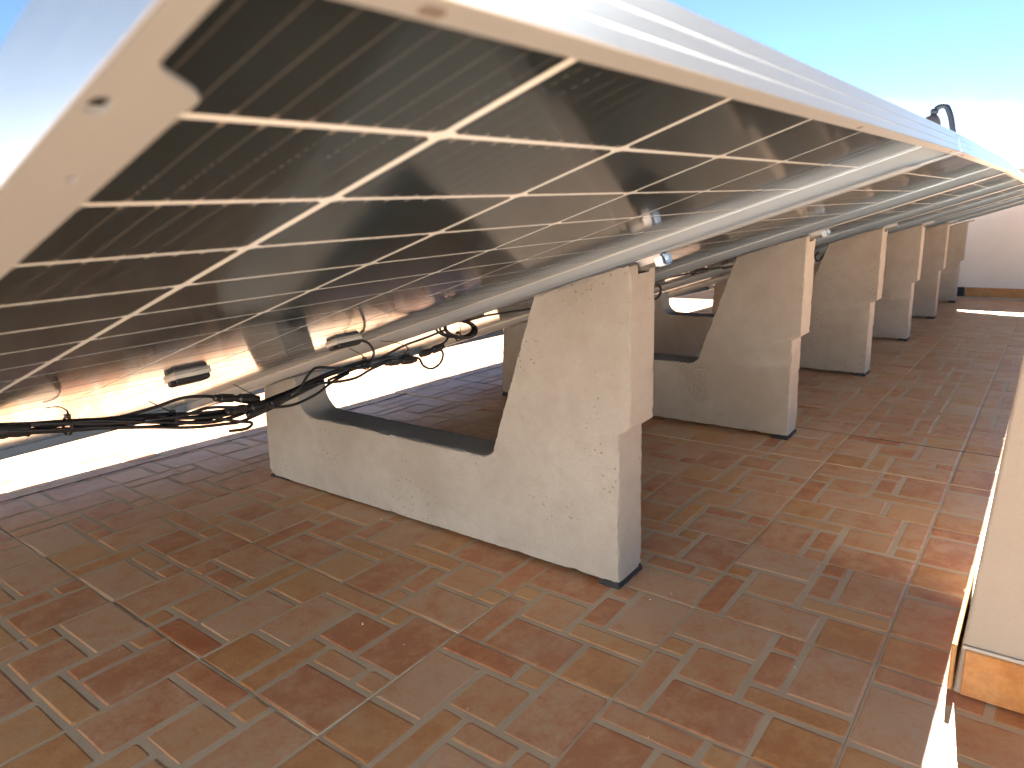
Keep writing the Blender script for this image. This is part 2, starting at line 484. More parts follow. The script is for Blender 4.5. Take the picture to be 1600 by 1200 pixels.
# ------------------------------------------------------------------ walls
def skirt_tiles(parent, axis, at, a0, a1, thick, h, zfun, step=0.33, name='skirting_tile'):
    """row of skirting tiles standing proud of a wall; axis 'y': runs along y at x = at (face towards -thick side)"""
    a = a0
    while a < a1 - 0.02:
        b = min(a + step, a1) - 0.003
        z = zfun(a)
        mb = MB()
        lo, hi = sorted((at, at + thick))
        rg = []
        def ring(q):
            o = q
            return o
        if axis == 'y': mb.box(lo, hi, a, b, z + 0.003, z + h)
        else: mb.box(a, b, lo, hi, z + 0.003, z + h)
        me = mb.mesh(name, [M['skirting']])
        bm = bmesh.new(); bm.from_mesh(me); bmesh.ops.bevel(bm, geom=bm.edges[:], offset=0.0018, segments=1, affect='EDGES'); bm.to_mesh(me); bm.free()
        obj(name, me, parent)
        a += step

# the near wall end at the right of the walkway
def near_wall():
    root = bpy.data.objects.new('parapet_wall', None); C.objects.link(root)
    root.location = (0, 0, 0)
    tag(root, 'cream rendered wall end with orange skirting tile, close at the right edge', 'wall')
    z0 = hgt(1.1, -0.3) - 0.004; y = -0.111; H = 1.6; lean = 0.056  # height and extents out of view are shaped for the shade they cast
    mb = MB(); rings = []
    rnd = random.Random(3)
    for k in range(60):
        t = k/59; z = z0 + H*t; yy = y - lean*min(t*H, 1.15); j = lambda: rnd.uniform(-0.0007, 0.0007)
        r = 0.006
        rings.append([(1.10, -0.55, z), (1.10, yy - r, z + 0*j()), (1.10 + r*0.3 + j(), yy - r*0.3 + j(), z), (1.10 + r, yy, z), (1.40, yy, z), (1.40, -0.55, z)])
    mb.loft(rings)
    me = mb.mesh('wall_body', [M['render']]); smooth_angle(me, 50)
    obj('wall_body', me, root)
    mb = MB(); mb.box(1.075, 1.425, -0.57, y - lean*1.15 + 0.03, z0 + H, z0 + H + 0.03)
    obj('coping', mb.mesh('coping', [M['render']]), root)
    skirt_tiles(root, 'y', 1.099, -0.4515, -0.1185, -0.010, 0.082, lambda a: z0 + 0.004, 0.334)
    # skirting of the side face: stands slightly off, its bare edge shows
    skirt_tiles(root, 'x', -0.110, 1.094, 1.40, 0.007, 0.084, lambda a: z0 + 0.004, 0.33)
    mb = MB(); mb.tube([(1.096, -0.1175 - 0.05*k, z0 + 0.0875 + rnd.uniform(-0.001, 0.001)) for k in range(9)], 0.0035, 6)
    obj('mortar_bead', mb.mesh('mortar_bead', [M['mortar']]), root)
near_wall()

def end_wall():
    root = bpy.data.objects.new('parapet_wall', None); C.objects.link(root)
    tag(root, 'pale grey cream parapet closing the far end of the terrace, orange skirting below', 'wall')
    zb = hgt(7.4, 0) - 0.006
    mb = MB(); mb.box(7.40, 7.58, -5.0, 7.0, zb, zb + 1.06)
    obj('wall_body', mb.mesh('wall_body', [M['white_render']]), root)
    mb = MB(); mb.box(7.375, 7.605, -5.0, 7.0, zb + 1.06, zb + 1.085)
    obj('coping', mb.mesh('coping', [M['white_render']]), root)
    skirt_tiles(root, 'y', 7.399, -1.98, 0.459, -0.010, 0.085, lambda a: hgt(7.39, a), 0.33)
    skirt_tiles(root, 'y', 7.399, 0.53, 2.6, -0.010, 0.085, lambda a: hgt(7.39, a), 0.33)
    mb = MB(); mb.box(7.372, 7.398, 0.462, 0.527, zb + 0.012, zb + 0.092)
    mb.box(7.368, 7.372, 0.470, 0.519, zb + 0.022, zb + 0.082)
    o = obj('drain_outlet', mb.mesh('drain_outlet', [M['rubber']]))
    tag(o, 'small black drain outlet box in the skirting of the far wall', 'drain')
end_wall()

def bounce_wall():  # unseen wall, added to bounce sunlight onto the blocks and frames
    root = bpy.data.objects.new('parapet_wall', None); C.objects.link(root)
    tag(root, 'unseen white wall added behind the viewer to bounce sunlight', 'wall')
    mb = MB(); mb.box(-2.95, -2.77, -4.9, 5.96, -0.02, 1.06); obj('wall_body', mb.mesh('wall_body', [M['white_paint']]), root)
    mb = MB(); mb.box(-2.975, -2.745, -4.9, 5.96, 1.06, 1.085); obj('coping', mb.mesh('coping', [M['white_paint']]), root)
bounce_wall()

def low_wall():
    root = bpy.data.objects.new('parapet_wall', None); C.objects.link(root)
    tag(root, 'low white parapet along the sunlit side beyond the low panel edges', 'wall')
    mb = MB(); mb.box(-7.0, 7.39, 6.0, 6.18, -0.25, 0.85); obj('wall_body', mb.mesh('wall_body', [M['white_paint']]), root)
    mb = MB(); mb.box(-7.0, 7.37, 5.97, 6.21, 0.85, 0.88); obj('coping', mb.mesh('coping', [M['white_paint']]), root)
low_wall()

# ------------------------------------------------------------------ solar panels
TH = R(17.64); TT = math.tan(TH)
Z0 = 0.8366
A, B = 0.184, 0.0926
GAP = 0.010
ROWS, COLS = 24, 6
S_HI, S_LO = -0.033, ROWS*B + GAP + 0.033
W0, W1 = -0.0140, 1.1190
FD = 0.025
def row_s(r): return r*B + (GAP if r >= ROWS//2 else 0.0)
CW, CH, CC = 0.1763, 0.0872, 0.0050      # printed cell window, corner cut

def cell_poly():
    hx, hy = CW/2, CH/2; c = CC
    return [(-hx + c, -hy), (hx - c, -hy), (hx, -hy + c*0.55), (hx, hy - c*0.55), (hx - c, hy), (-hx + c, hy), (-hx, hy - c*0.55), (-hx, -hy + c*0.55)]
def cell_add(mb, cx, cy):
    P = cell_poly()
    mb.loft([[(cx + x, cy + y, 0.0001) for x, y in P], [(cx + x, cy + y, -0.00035) for x, y in P]])
def uv_cells(me, centers):
    """u across the row, v down the slope, per cell"""
    uvl = me.uv_layers.new(name='UVMap')
    per = len(me.loops)//len(centers)
    for li, lp in enumerate(me.loops):
        co = me.vertices[lp.vertex_index].co; cx, cy = centers[li//per]
        uvl.data[li].uv = ((co.x - cx)/CW + 0.5, (co.y - cy)/CH + 0.5)
mbc = MB(); cell_add(mbc, 0, 0); cell_me = mbc.mesh('solar_cell', [M['cell']]); uv_cells(cell_me, [(0, 0)])
mbc = MB(); cents = []
for r in range(ROWS):
    for c in range(COLS):
        q = ((c + 0.5)*A, row_s(r) + B/2); cents.append(q); cell_add(mbc, *q)
cells_me = mbc.mesh('cell_sheet', [M['cell']]); uv_cells(cells_me, cents)

gm = MB()
gm.box(W0 + 0.0018, W1 - 0.0018, S_HI + 0.0018, S_LO - 0.0018, 0.0, 0.0014)
gm.mi[1] = 1
glass_me = gm.mesh('glass_pane', [M['white_grid'], M['front_glass']])

def frame_section(fl):
    """closed section: (q inwards from the outer face, n)"""
    pts = [(0.0, 0.0024), (0.0075, 0.0024), (0.0075, 0.0016), (0.0015, 0.0016), (0.0015, -0.0008), (0.0085, -0.0008), (0.0085, -0.0022),
           (0.0015, -0.0022), (0.0015, -FD + 0.0016)]
    if fl: pts += [(fl, -FD + 0.0016), (fl, -FD)]
    pts += [(0.0004, -FD), (0.0, -FD + 0.0004)]
    for g in (-0.0165, -0.0075) if fl else ():       # shallow drawn grooves of the outer face
        pts += [(0.0, g - 0.0004), (0.0003, g), (0.0, g + 0.0004)]
    return pts
def rail_mesh(side):
    """side: near / far (long, along s) or high / low (short, along x); the long rails' flange is a plate of its own with slots"""
    mb = MB()
    if side in ('near', 'far'):
        sec = frame_section(None)
        f = (lambda q, s, n: (W0 + q, s, n)) if side == 'near' else (lambda q, s, n: (W1 - q, s, n))
        mb.loft([[f(q, s, n) for q, n in sec] for s in (S_HI, S_LO)])
    else:
        sec = frame_section(0.0105)
        f = (lambda q, x, n: (x, S_HI + q, n)) if side == 'high' else (lambda q, x, n: (x, S_LO - q, n))
        mb.loft([[f(q, x, n) for q, n in sec] for x in (W0 + 0.0017, W1 - 0.0017)])
    for k in (7, 8, 9, 10) if side in ('high', 'low') else (7, 8): mb.mi[k] = 1
    return mb.mesh('frame_rail', [M['alu'], M['alu_inner']])
def slot(cx, cy, lx, ly, n=10):
    """stadium outline"""
    out = []
    r = min(lx, ly)/2; ex, ey = max(lx/2 - r, 0), max(ly/2 - r, 0)
    for k in range(2*n):
        a = 2*math.pi*k/(2*n)
        out.append((cx + r*math.cos(a) + (ex if math.cos(a) > 0 else -ex), cy + r*math.sin(a) + (ey if math.sin(a) > 0 else -ey)))
    return out
def plate(outline, holes, z, thick, mat, name):
    cu = bpy.data.curves.new(name, 'CURVE'); cu.dimensions = '2D'; cu.fill_mode = 'BOTH'; cu.extrude = thick/2
    for poly in [outline] + holes:
        sp = cu.splines.new('POLY'); sp.points.add(len(poly) - 1); sp.use_cyclic_u = True
        for p, q in zip(sp.points, poly): p.co = (q[0], q[1], 0, 1)
    o = bpy.data.objects.new(name, cu); C.objects.link(o)
    me = bpy.data.meshes.new_from_object(o)
    bpy.data.objects.remove(o); bpy.data.curves.remove(cu)
    me.transform(Matrix.Translation((0, 0, z)))
    me.materials.clear(); me.materials.append(mat); me.name = name
    return me
def long_flange(side):
    """28 mm foot of a long rail; narrows behind a rounded shoulder at each corner"""
    w_n, w_f, w_b = 0.0105, 0.0285, 0.0295
    L0, L1 = S_HI + 0.0108, S_LO - 0.0108
    def end(s0, d):
        pts = [(w_n, s0)]
        pts += [(w_n + 0.0002, s0 + d*0.035)]
        for k in range(1, 10):
            t = k/10; e = t*t*(3 - 2*t)
            pts.append((w_n + (w_b - w_n)*e, s0 + d*(0.036 + 0.0185*t)))
        pts += [(w_b, s0 + d*0.056), (w_b - 0.0003, s0 + d*0.058), (w_f + 0.0002, s0 + d*0.0615), (w_f, s0 + d*0.063)]
        return pts
    inner = end(L0, 1) + end(L1, -1)[::-1]
    out = [(0.0014, L0)] + inner + [(0.0014, L1)]
    holes = [slot(0.0062, s, 0.0058, 0.0095) for s in (0.0385, 0.36, 0.62, 1.62, 1.9, S_LO - 0.08)] + [slot(0.017, 0.088, 0.0036, 0.0036), slot(0.017, 1.1, 0.004, 0.004)]
    f = (lambda q, s: (W0 + q, s)) if side == 'near' else (lambda q, s: (W1 - q, s))
    return plate([f(*p) for p in out], [[f(*p) for p in h] for h in holes], -FD + 0.0008, 0.0016, M['alu_inner'], 'flange')
rails_me = {k: rail_mesh(k) for k in ('near', 'far', 'high', 'low')}
flange_me = {k: long_flange(k) for k in ('near', 'far')}
# drain slots of the short rails: solid dark plugs, the hole's shade put into their colour
mb = MB()
mb.loft([[(p[0], p[1], z) for p in slot(0, S_HI + 0.0062, 0.009, 0.0042, 8)] for z in (-FD + 0.0012, -FD - 0.00025)])
slot_me = mb.mesh('drain_slot', [M['hole']])

def jbox_meshes():
    mb = MB(); mb.box(-0.034, 0.034, -0.021, 0.021, -0.0065, -0.0003)  # pale plate between the lid and the glass
    jb_base = mb.mesh('pale_base', [M['pale_base']])
    mb = MB()
    P = [(-0.0315, -0.019), (0.0315, -0.019), (0.0315, 0.019), (-0.0315, 0.019)]
    Q = [(-0.0285, -0.015), (0.0285, -0.015), (0.0285, 0.015), (-0.0285, 0.015)]
    mb.loft([[(x, y, -0.0062) for x, y in P], [(x, y, -0.0135) for x, y in P], [(x, y, -0.017) for x, y in Q]])
    mb.box(-0.040, -0.031, -0.009, 0.000, -0.015, -0.007)
    mb.box(-0.013, 0.013, 0.0185, 0.0235, -0.014, -0.0075)
    lid = mb.mesh('junction_box', [M['black_plastic']])
    bm = bmesh.new(); bm.from_mesh(lid); bmesh.ops.bevel(bm, geom=bm.edges[:], offset=0.0012, segments=1, affect='EDGES'); bm.to_mesh(lid); bm.free()
    return jb_base, lid
jb_base_me, lid_me = jbox_meshes()

plabels = ['nearest solar panel, its dark cell grid seen from below filling the upper left',
           'second solar panel along the row, just past the first concrete block',
           'third solar panel along the row, between the second and third concrete blocks',
           'fourth solar panel along the row, above the third and fourth concrete blocks',
           'fifth solar panel along the row, next to last before the end wall',
           'last solar panel of the row, closest to the far end wall']
def panel(i):
    root = bpy.data.objects.new('solar_panel', None); C.objects.link(root)
    zn = BZ[max(i-1, 0)] if i > 0 else 0.0
    zf_ = BZ[i]
    slope = (zf_ - zn)/PITCH if i > 0 else 0.0
    xa = Vector((1, 0, slope)).normalized()
    ya = Vector((0, math.cos(TH), -math.sin(TH)))
    na = xa.cross(ya).normalized(); ya = na.cross(xa)
    mt = Matrix((xa, ya, na)).transposed().to_4x4()
    mt.translation = (PITCH*i, 0.0, Z0 + zn)
    root.matrix_world = mt
    tag(root, plabels[i], 'solar panel', 'solar panels in the row')
    for k in ('high', 'near', 'far', 'low'):
        fr = obj('frame_rail', rails_me[k], root)
        if k in flange_me: obj('flange', flange_me[k], fr)
        if k == 'high':
            for x in (0.047, 0.52, 1.06): obj('drain_slot', slot_me, fr, (x, 0, 0))
    g = obj('glass_pane', glass_me, root)
    if i == 0:
        for c in cents: obj('solar_cell', cell_me, g, (c[0], c[1], 0))
    else:
        tag(obj('cell_sheet', cells_me, g), kind='stuff')
    for x in (0.200, 0.557, 0.918):
        jb = obj('junction_box', lid_me, root, (x, ROWS*B/2 + GAP/2, 0))
        obj('pale_base', jb_base_me, jb)
for i in range(6): panel(i)

# ------------------------------------------------------------------ concrete ballast blocks
def top_z(y): return Z0 - y*TT - FD/math.cos(TH) - 0.0025
def fillet(pts):
    """pts: (y, z, radius) -> polyline"""
    out = []; n = len(pts)
    for i in range(n):
        p = Vector(pts[i][:2]); r = pts[i][2]
        a = Vector(pts[i-1][:2]); b = Vector(pts[(i+1) % n][:2])
        if r <= 0: out.append(p); continue
        u = (a - p).normalized(); v = (b - p).normalized()
        ang = u.angle(v); d = r/math.tan(ang/2)
        p0, p1 = p + u*d, p + v*d
        k = 8 if r > 0.015 else 3
        c = p + (u + v).normalized()*(r/math.sin(ang/2))
        a0 = math.atan2(p0.y - c.y, p0.x - c.x); a1 = math.atan2(p1.y - c.y, p1.x - c.x)
        dlt = (a1 - a0 + math.pi) % (2*math.pi) - math.pi
        for q in range(k + 1):
            w = a0 + dlt*q/k; out.append(Vector((c.x + r*math.cos(w), c.y + r*math.sin(w))))
    return out
BT = 0.102
def block_mesh():
    prof = [(0.476, 0.010, 0.006), (1.660, 0.010, 0.030), (1.638, top_z(1.638), 0.010), (1.490, top_z(1.490), 0.008),
            (1.474, 0.225, 0.055), (0.802, 0.225, 0.040), (0.671, top_z(0.671), 0.006), (0.452, top_z(0.452), 0.008),
            (0.452, 0.347, 0.004), (0.477, 0.331, 0.003)]
    poly = fillet(prof)
    dense = []
    for i, p in enumerate(poly):
        q = poly[(i+1) % len(poly)]; L = (q - p).length; k = max(1, int(L/0.007))
        for t in range(k): dense.append(p.lerp(q, t/k))
    n = len(dense)
    nrm = []
    for i in range(n):
        t = (dense[(i+1) % n] - dense[i-1]).normalized(); nrm.append(Vector((t.y, -t.x)))
    # outline runs bottom back -> bottom front -> ... : outward normal is (t.z, -t.y)
    def ring(x, inset, amp, seed):
        out = []
        for i, p in enumerate(dense):
            v = Vector((p.x*70, p.y*70, seed*5.3))
            e = abs(mnoise.noise(v))*amp + max(0, mnoise.noise(v*0.4 + Vector((7, 1, seed))) - 0.22)*amp*4.5
            s = p - nrm[i]*(inset + e)
            out.append((x, s.x, s.y))
        return out
    mb = MB()
    rings = [ring(0, 0.0022, 0.0052, 1), ring(0.0036, 0.0003, 0.0020, 2)]
    for k in range(1, 6): rings.append(ring(BT*k/6, 0, 0.0006, 3 + k))
    rings += [ring(BT - 0.0040, 0.0003, 0.0024, 9), ring(BT, 0.0022, 0.0060, 10)]
    mb.loft(rings)
    me = mb.mesh('block_body', [M['concrete']])
    # groove for the mounting rails, cut with a boolean
    o = obj('tmp_block', me)
    cm = MB()
    xa, xb = 0.0275, 0.0745
    for ya, yb in ((0.40, 0.60), (1.55, 1.70)):
        d = 0.0235
        cm.loft([[(x, ya, top_z(ya) + 0.05), (x, yb, top_z(yb) + 0.05), (x, yb, top_z(yb) - d), (x, ya, top_z(ya) - d)] for x in (xa, xb)])
    co = obj('tmp_cut', cm.mesh('tmp_cut', []))
    bo = o.modifiers.new('b', 'BOOLEAN'); bo.object = co; bo.operation = 'DIFFERENCE'; bo.solver = 'EXACT'
    dg = bpy.context.evaluated_depsgraph_get()
    out = bpy.data.meshes.new_from_object(o.evaluated_get(dg)); out.name = 'block_body'
    bpy.data.objects.remove(o); bpy.data.objects.remove(co)
    out.materials.clear(); out.materials.append(M['concrete'])
    smooth_angle(out, 28)
    return out
block_me = block_mesh()
def pad_mesh(y0, y1):
    mb = MB(); rings = []; rnd = random.Random(5)
    for z, o in ((-0.004, 0.002), (0.004, 0.003), (0.0125, 0.0)):
        ring = []
        for k in range(36):
            a = k/36
            per = [(0.001, y0), (BT - 0.001, y0), (BT - 0.001, y1), (0.001, y1)]
            s = int(a*4); t = a*4 - s; p = per[s]; q = per[(s+1) % 4]
            x = p[0]*(1-t) + q[0]*t; y = p[1]*(1-t) + q[1]*t
            x += o*(1 if x > BT/2 else -1)*rnd.uniform(0.2, 1); y += o*(1 if y > (y0+y1)/2 else -1)*rnd.uniform(0.2, 1)
            ring.append((x, y, z + rnd.uniform(-0.0016, 0.0016)))
        rings.append(ring)
    mb.loft(rings); return mb.mesh('rubber_pad', [M['rubber']])
pad_me = [pad_mesh(0.478, 0.522), pad_mesh(1.57, 1.655)]
def rail_piece(ya, yb):
    """aluminium rail lying in the groove, open channel section"""
    mb = MB(); xa, xb = 0.031, 0.071
    sec = [(xa, -0.0005), (xa, -0.018), (xa + 0.003, -0.026), (xa + 0.008, -0.028), (xb - 0.008, -0.028), (xb - 0.003, -0.026), (xb, -0.018), (xb, -0.0005),
           (xb - 0.012, -0.0005), (xb - 0.012, -0.003), (xb - 0.003, -0.003), (xb - 0.003, -0.017), (xb - 0.009, -0.025), (xa + 0.009, -0.025), (xa + 0.003, -0.017), (xa + 0.003, -0.003), (xa + 0.012, -0.003), (xa + 0.012, -0.0005)]
    c, s = math.cos(TH), math.sin(TH)
    mb.loft([[(x, y + n*0.72*s, top_z(y) + 0.002 + n*0.72*c) for x, n in sec] for y in (ya, yb)])
    me = mb.mesh('mounting_rail', [M['rail_alu']]); return me
rail_me = [rail_piece(0.412, 0.585), rail_piece(1.555, 1.665)]
def clip_mesh(y):
    """folded zinc clip at the rail end"""
    mb = MB(); c, s = math.cos(TH), math.sin(TH)
    def bx(x0, x1, u0, u1, n0, n1):
        ring = lambda x: [(x, y + u*c + n*s, top_z(y) + 0.002 - u*s + n*c) for u, n in ((u0, n0*0.74), (u1, n0*0.74), (u1, n1*0.74), (u0, n1*0.74))]
        mb.loft([ring(x0), ring(x1)])
    bx(0.038, 0.064, -0.0035, -0.0005, -0.027, -0.005)
    bx(0.038, 0.064, -0.0005, 0.012, -0.0315, -0.029)
    bx(0.0265, 0.0302, -0.003, 0.012, -0.0290, -0.009)
    bx(0.046, 0.056, -0.008, -0.0036, -0.020, -0.010)
    return mb.mesh('clip', [M['zinc']])
clip_me = clip_mesh(0.411)
blabels = ['concrete L-shaped ballast block in front, whole side face in view, nearest of the row',
           'second concrete ballast block from the camera, its notch showing sunlit floor behind',
           'third concrete ballast block along the row, loose cable loops at its notch',
           'fourth concrete ballast block along the row, in the middle distance',
           'fifth concrete ballast block along the row, next to last from the end wall',
           'last and smallest looking concrete ballast block, closest to the end wall']
for i in range(6):
    root = bpy.data.objects.new('ballast_block', None); C.objects.link(root)
    root.location = (BX[i] + (0, 0.004, -0.005, 0.003, -0.004, 0.004)[i], (0, 0.003, -0.004, 0.002, 0.004, -0.003)[i], BZ[i])
    root.rotation_euler.z = R((0, 0.25, -0.3, 0.2, -0.25, 0.3)[i])
    tag(root, blabels[i], 'ballast block', 'concrete blocks under the panel joints')
    obj('block_body', block_me, root)
    for me in pad_me: obj('rubber_pad', me, root)
    for k, me in enumerate(rail_me):
        r = obj('mounting_rail', me, root)
        if k == 0 and i < 2: obj('clip', clip_me, r)

# ------------------------------------------------------------------ cabling
def cable(name, pts, r, parent, n=6):
    mb = MB(); mb.tube(crv(pts, n), r, 8); return obj(name, mb.mesh(name, [M['cable']], True), parent)
def connector(p, q, parent, r=0.0085):
    p, q = Vector(p), Vector(q); mb = MB()
    ts = [0, 0.02, 0.12, 0.14, 0.40, 0.43, 0.52, 0.55, 0.86, 0.88, 0.98, 1]
    rs = [0.55, 0.8, 0.85, 1.0, 1.0, 0.72, 0.72, 1.08, 1.08, 0.85, 0.75, 0.5]
    mb.tube([p.lerp(q, t) for t in ts], [r*k for k in rs], 8)
    return obj('connector', mb.mesh('connector', [M['black_plastic']]), parent)
def zip_tie(c, axis, r, tail, parent):
    """band round the bundle plus its uncut tail"""
    c = Vector(c); ax = Vector(axis).normalized(); u = ax.cross(Vector((0, 0, 1))).normalized(); v = ax.cross(u)
    mb = MB(); ring = []
    for k in range(17):
        w = 2*math.pi*k/16; d = u*math.cos(w) + v*math.sin(w)
        ring.append([c + d*(r) + ax*0.0024, c + d*(r + 0.0013) + ax*0.0024, c + d*(r + 0.0013) - ax*0.0024, c + d*r - ax*0.0024])
    mb.loft(ring, cap=False)
    h = c - v*(r + 0.001) if v.z < 0 else c + v*(r + 0.001)
    mb.box(h.x - 0.004, h.x + 0.004, h.y - 0.004, h.y + 0.004, h.z - 0.002, h.z + 0.004)
    tp = crv([h] + [Vector(t) for t in tail], 5)
    mb.tube(tp, [0.0017 - 0.0008*k/len(tp) for k in range(len(tp))], 4)
    obj('zip_tie', mb.mesh('zip_tie', [M['black_plastic']]), parent)

def bundle():
    root = bpy.data.objects.new('cable_bundle', None); C.objects.link(root)
    tag(root, 'bundle of black solar cables with zip ties sagging under the nearest panel', 'cables')
    main = [(-0.02, 1.10, 0.486), (0.10, 1.09, 0.482), (0.217, 1.08, 0.478), (0.30, 1.08, 0.464), (0.40, 1.08, 0.444), (0.50, 1.08, 0.424), (0.60, 1.08, 0.405), (0.70, 1.08, 0.402),
            (0.76, 1.08, 0.407), (0.86, 1.08, 0.420), (0.97, 1.08, 0.431), (1.05, 1.08, 0.427), (1.13, 1.08, 0.417), (1.21, 1.08, 0.418)]
    rnd = random.Random(11)
    # six strands twisting round one another, tight on the left, loosening to the right
    for s in range(6):
        pts = []
        ph = s*math.pi*0.4
        last = len(main) - (1 if s < 2 else (4 if s < 5 else 6))
        for i, p in enumerate(main[:last]):
            x = p[0]
            tight = 0.0100 if x < 0.42 else (0.011 if x < 0.62 else 0.0090)
            w = ph + x*7.0 + rnd.uniform(-0.35, 0.35)
            rad = tight*(0.55 + 0.6*rnd.random())
            pts.append((p[0], p[1] + rad*math.cos(w)*1.1, p[2] + rad*math.sin(w)))
        cable('cable', pts, 0.0032, root)
    cable('cable', [(0.40, 1.085, 0.446), (0.443, 1.09, 0.444), (0.500, 1.09, 0.446), (0.548, 1.09, 0.451), (0.585, 1.09, 0.447), (0.63, 1.09, 0.434), (0.70, 1.09, 0.406), (0.76, 1.085, 0.407)], 0.0030, root)
    cable('cable', [(0.36, 1.075, 0.450), (0.475, 1.07, 0.420), (0.554, 1.07, 0.398), (0.624, 1.07, 0.386), (0.655, 1.07, 0.383), (0.724, 1.07, 0.392), (0.797, 1.07, 0.409), (0.86, 1.075, 0.42)], 0.0030, root)
    cable('cable', [(0.66, 1.07, 0.398), (0.743, 1.06, 0.412), (0.788, 1.06, 0.421), (0.806, 1.06, 0.437), (0.823, 1.06, 0.450), (0.845, 1.06, 0.453), (0.913, 1.06, 0.437), (0.977, 1.06, 0.427), (1.03, 1.065, 0.429)], 0.0030, root)
    cable('cable', [(0.945, 1.07, 0.494), (0.971, 1.06, 0.488), (0.989, 1.06, 0.476), (0.998, 1.06, 0.458), (0.990, 1.06, 0.441), (0.972, 1.06, 0.432), (0.93, 1.065, 0.428), (0.87, 1.07, 0.418)], 0.0030, root)
    cable('cable', [(1.12, 1.06, 0.424), (1.143, 1.06, 0.414), (1.156, 1.06, 0.394), (1.185, 1.06, 0.381), (1.215, 1.06, 0.388), (1.229, 1.06, 0.406), (1.222, 1.06, 0.421), (1.19, 1.065, 0.423)], 0.0030, root)
    mb = MB(); sl = crv([(p[0], p[1] - 0.002, p[2] - 0.001) for p in main[:4]], 12)
    mb.tube(sl, [0.0112 + 0.0008*math.sin(k*2.1) + 0.0008*math.sin(k*0.7) for k in range(len(sl))], 12)
    obj('cable_sleeve', mb.mesh('cable_sleeve', [M['cable']], True), root)
    connector((0.605, 1.072, 0.441), (0.70, 1.072, 0.418), root)
    connector((0.62, 1.062, 0.412), (0.72, 1.064, 0.404), root)
    connector((0.66, 1.058, 0.394), (0.765, 1.062, 0.411), root, 0.0078)
    connector((1.035, 1.066, 0.424), (1.135, 1.062, 0.414), root)
    connector((1.15, 1.064, 0.422), (1.24, 1.066, 0.428), root)
    # coil of spare lead, tied to the panel frame
    for k in range(4):
        pts = []
        for q in range(19):
            w = 2*math.pi*q/18 + k*0.8
            ra, rb = 0.056 + 0.004*k, 0.021 + 0.0022*math.sin(k*2.1)
            cx, cz = 1.314 + 0.006*math.sin(k*1.7), 0.4605 + 0.002*math.cos(k*2.3)
            u, v = ra*math.cos(w), rb*math.sin(w)
            pts.append((cx + u, 1.068 + 0.006*k + 0.02*math.sin(w), cz + v - 0.06*u))
        cable('cable', pts, 0.0030, root, 3)
    cable('cable', [(1.19, 1.066, 0.425), (1.25, 1.068, 0.438), (1.262, 1.07, 0.452)], 0.0030, root)
    cable('cable', [(1.03, 1.08, 0.432), (1.11, 1.085, 0.448), (1.2, 1.085, 0.456), (1.27, 1.085, 0.464)], 0.0030, root)
    cable('cable', [(1.345, 1.085, 0.473), (1.40, 1.09, 0.474), (1.461, 1.095, 0.474), (1.581, 1.10, 0.468), (1.783, 1.10, 0.458), (2.0, 1.08, 0.466), (2.2, 1.04, 0.474), (2.33, 1.0, 0.473)], 0.0030, root)
    cable('cable', [(0.60, 1.075, 0.404), (0.64, 1.062, 0.388), (0.668, 1.058, 0.378), (0.655, 1.057, 0.370), (0.62, 1.06, 0.374)], 0.0030, root)
    cable('cable', [(0.84, 1.07, 0.418), (0.89, 1.06, 0.412), (0.94, 1.06, 0.410), (0.985, 1.062, 0.419), (1.04, 1.066, 0.425)], 0.0030, root)
    cable('cable', [(0.70, 1.06, 0.400), (0.76, 1.052, 0.392), (0.82, 1.052, 0.400), (0.87, 1.056, 0.416), (0.92, 1.06, 0.425)], 0.0030, root)
    cable('cable', [(0.47, 1.065, 0.434), (0.53, 1.058, 0.428), (0.58, 1.056, 0.430), (0.62, 1.056, 0.422), (0.66, 1.06, 0.41)], 0.0030, root)
    zip_tie((0.355, 1.08, 0.453), (1, 0, -0.18), 0.0145, [(0.352, 1.062, 0.482), (0.340, 1.06, 0.492), (0.322, 1.062, 0.494)], root)
    zip_tie((0.525, 1.08, 0.418), (1, 0, -0.18), 0.0135, [(0.505, 1.06, 0.447), (0.478, 1.058, 0.468)], root)
    zip_tie((0.70, 1.08, 0.402), (1, 0, 0.0), 0.0135, [(0.685, 1.06, 0.428), (0.640, 1.058, 0.462)], root)
    zip_tie((0.985, 1.078, 0.430), (1, 0, 0.08), 0.0120, [(0.962, 1.06, 0.458), (0.925, 1.058, 0.481)], root)
    zip_tie((1.115, 1.075, 0.420), (1, 0, 0.0), 0.0110, [(1.105, 1.06, 0.450), (1.062, 1.058, 0.470), (1.02, 1.06, 0.480)], root)
    zip_tie((1.305, 1.072, 0.440), (1, 0, 0.0), 0.0100, [(1.303, 1.062, 0.455), (1.302, 1.062, 0.48)], root)
bundle()

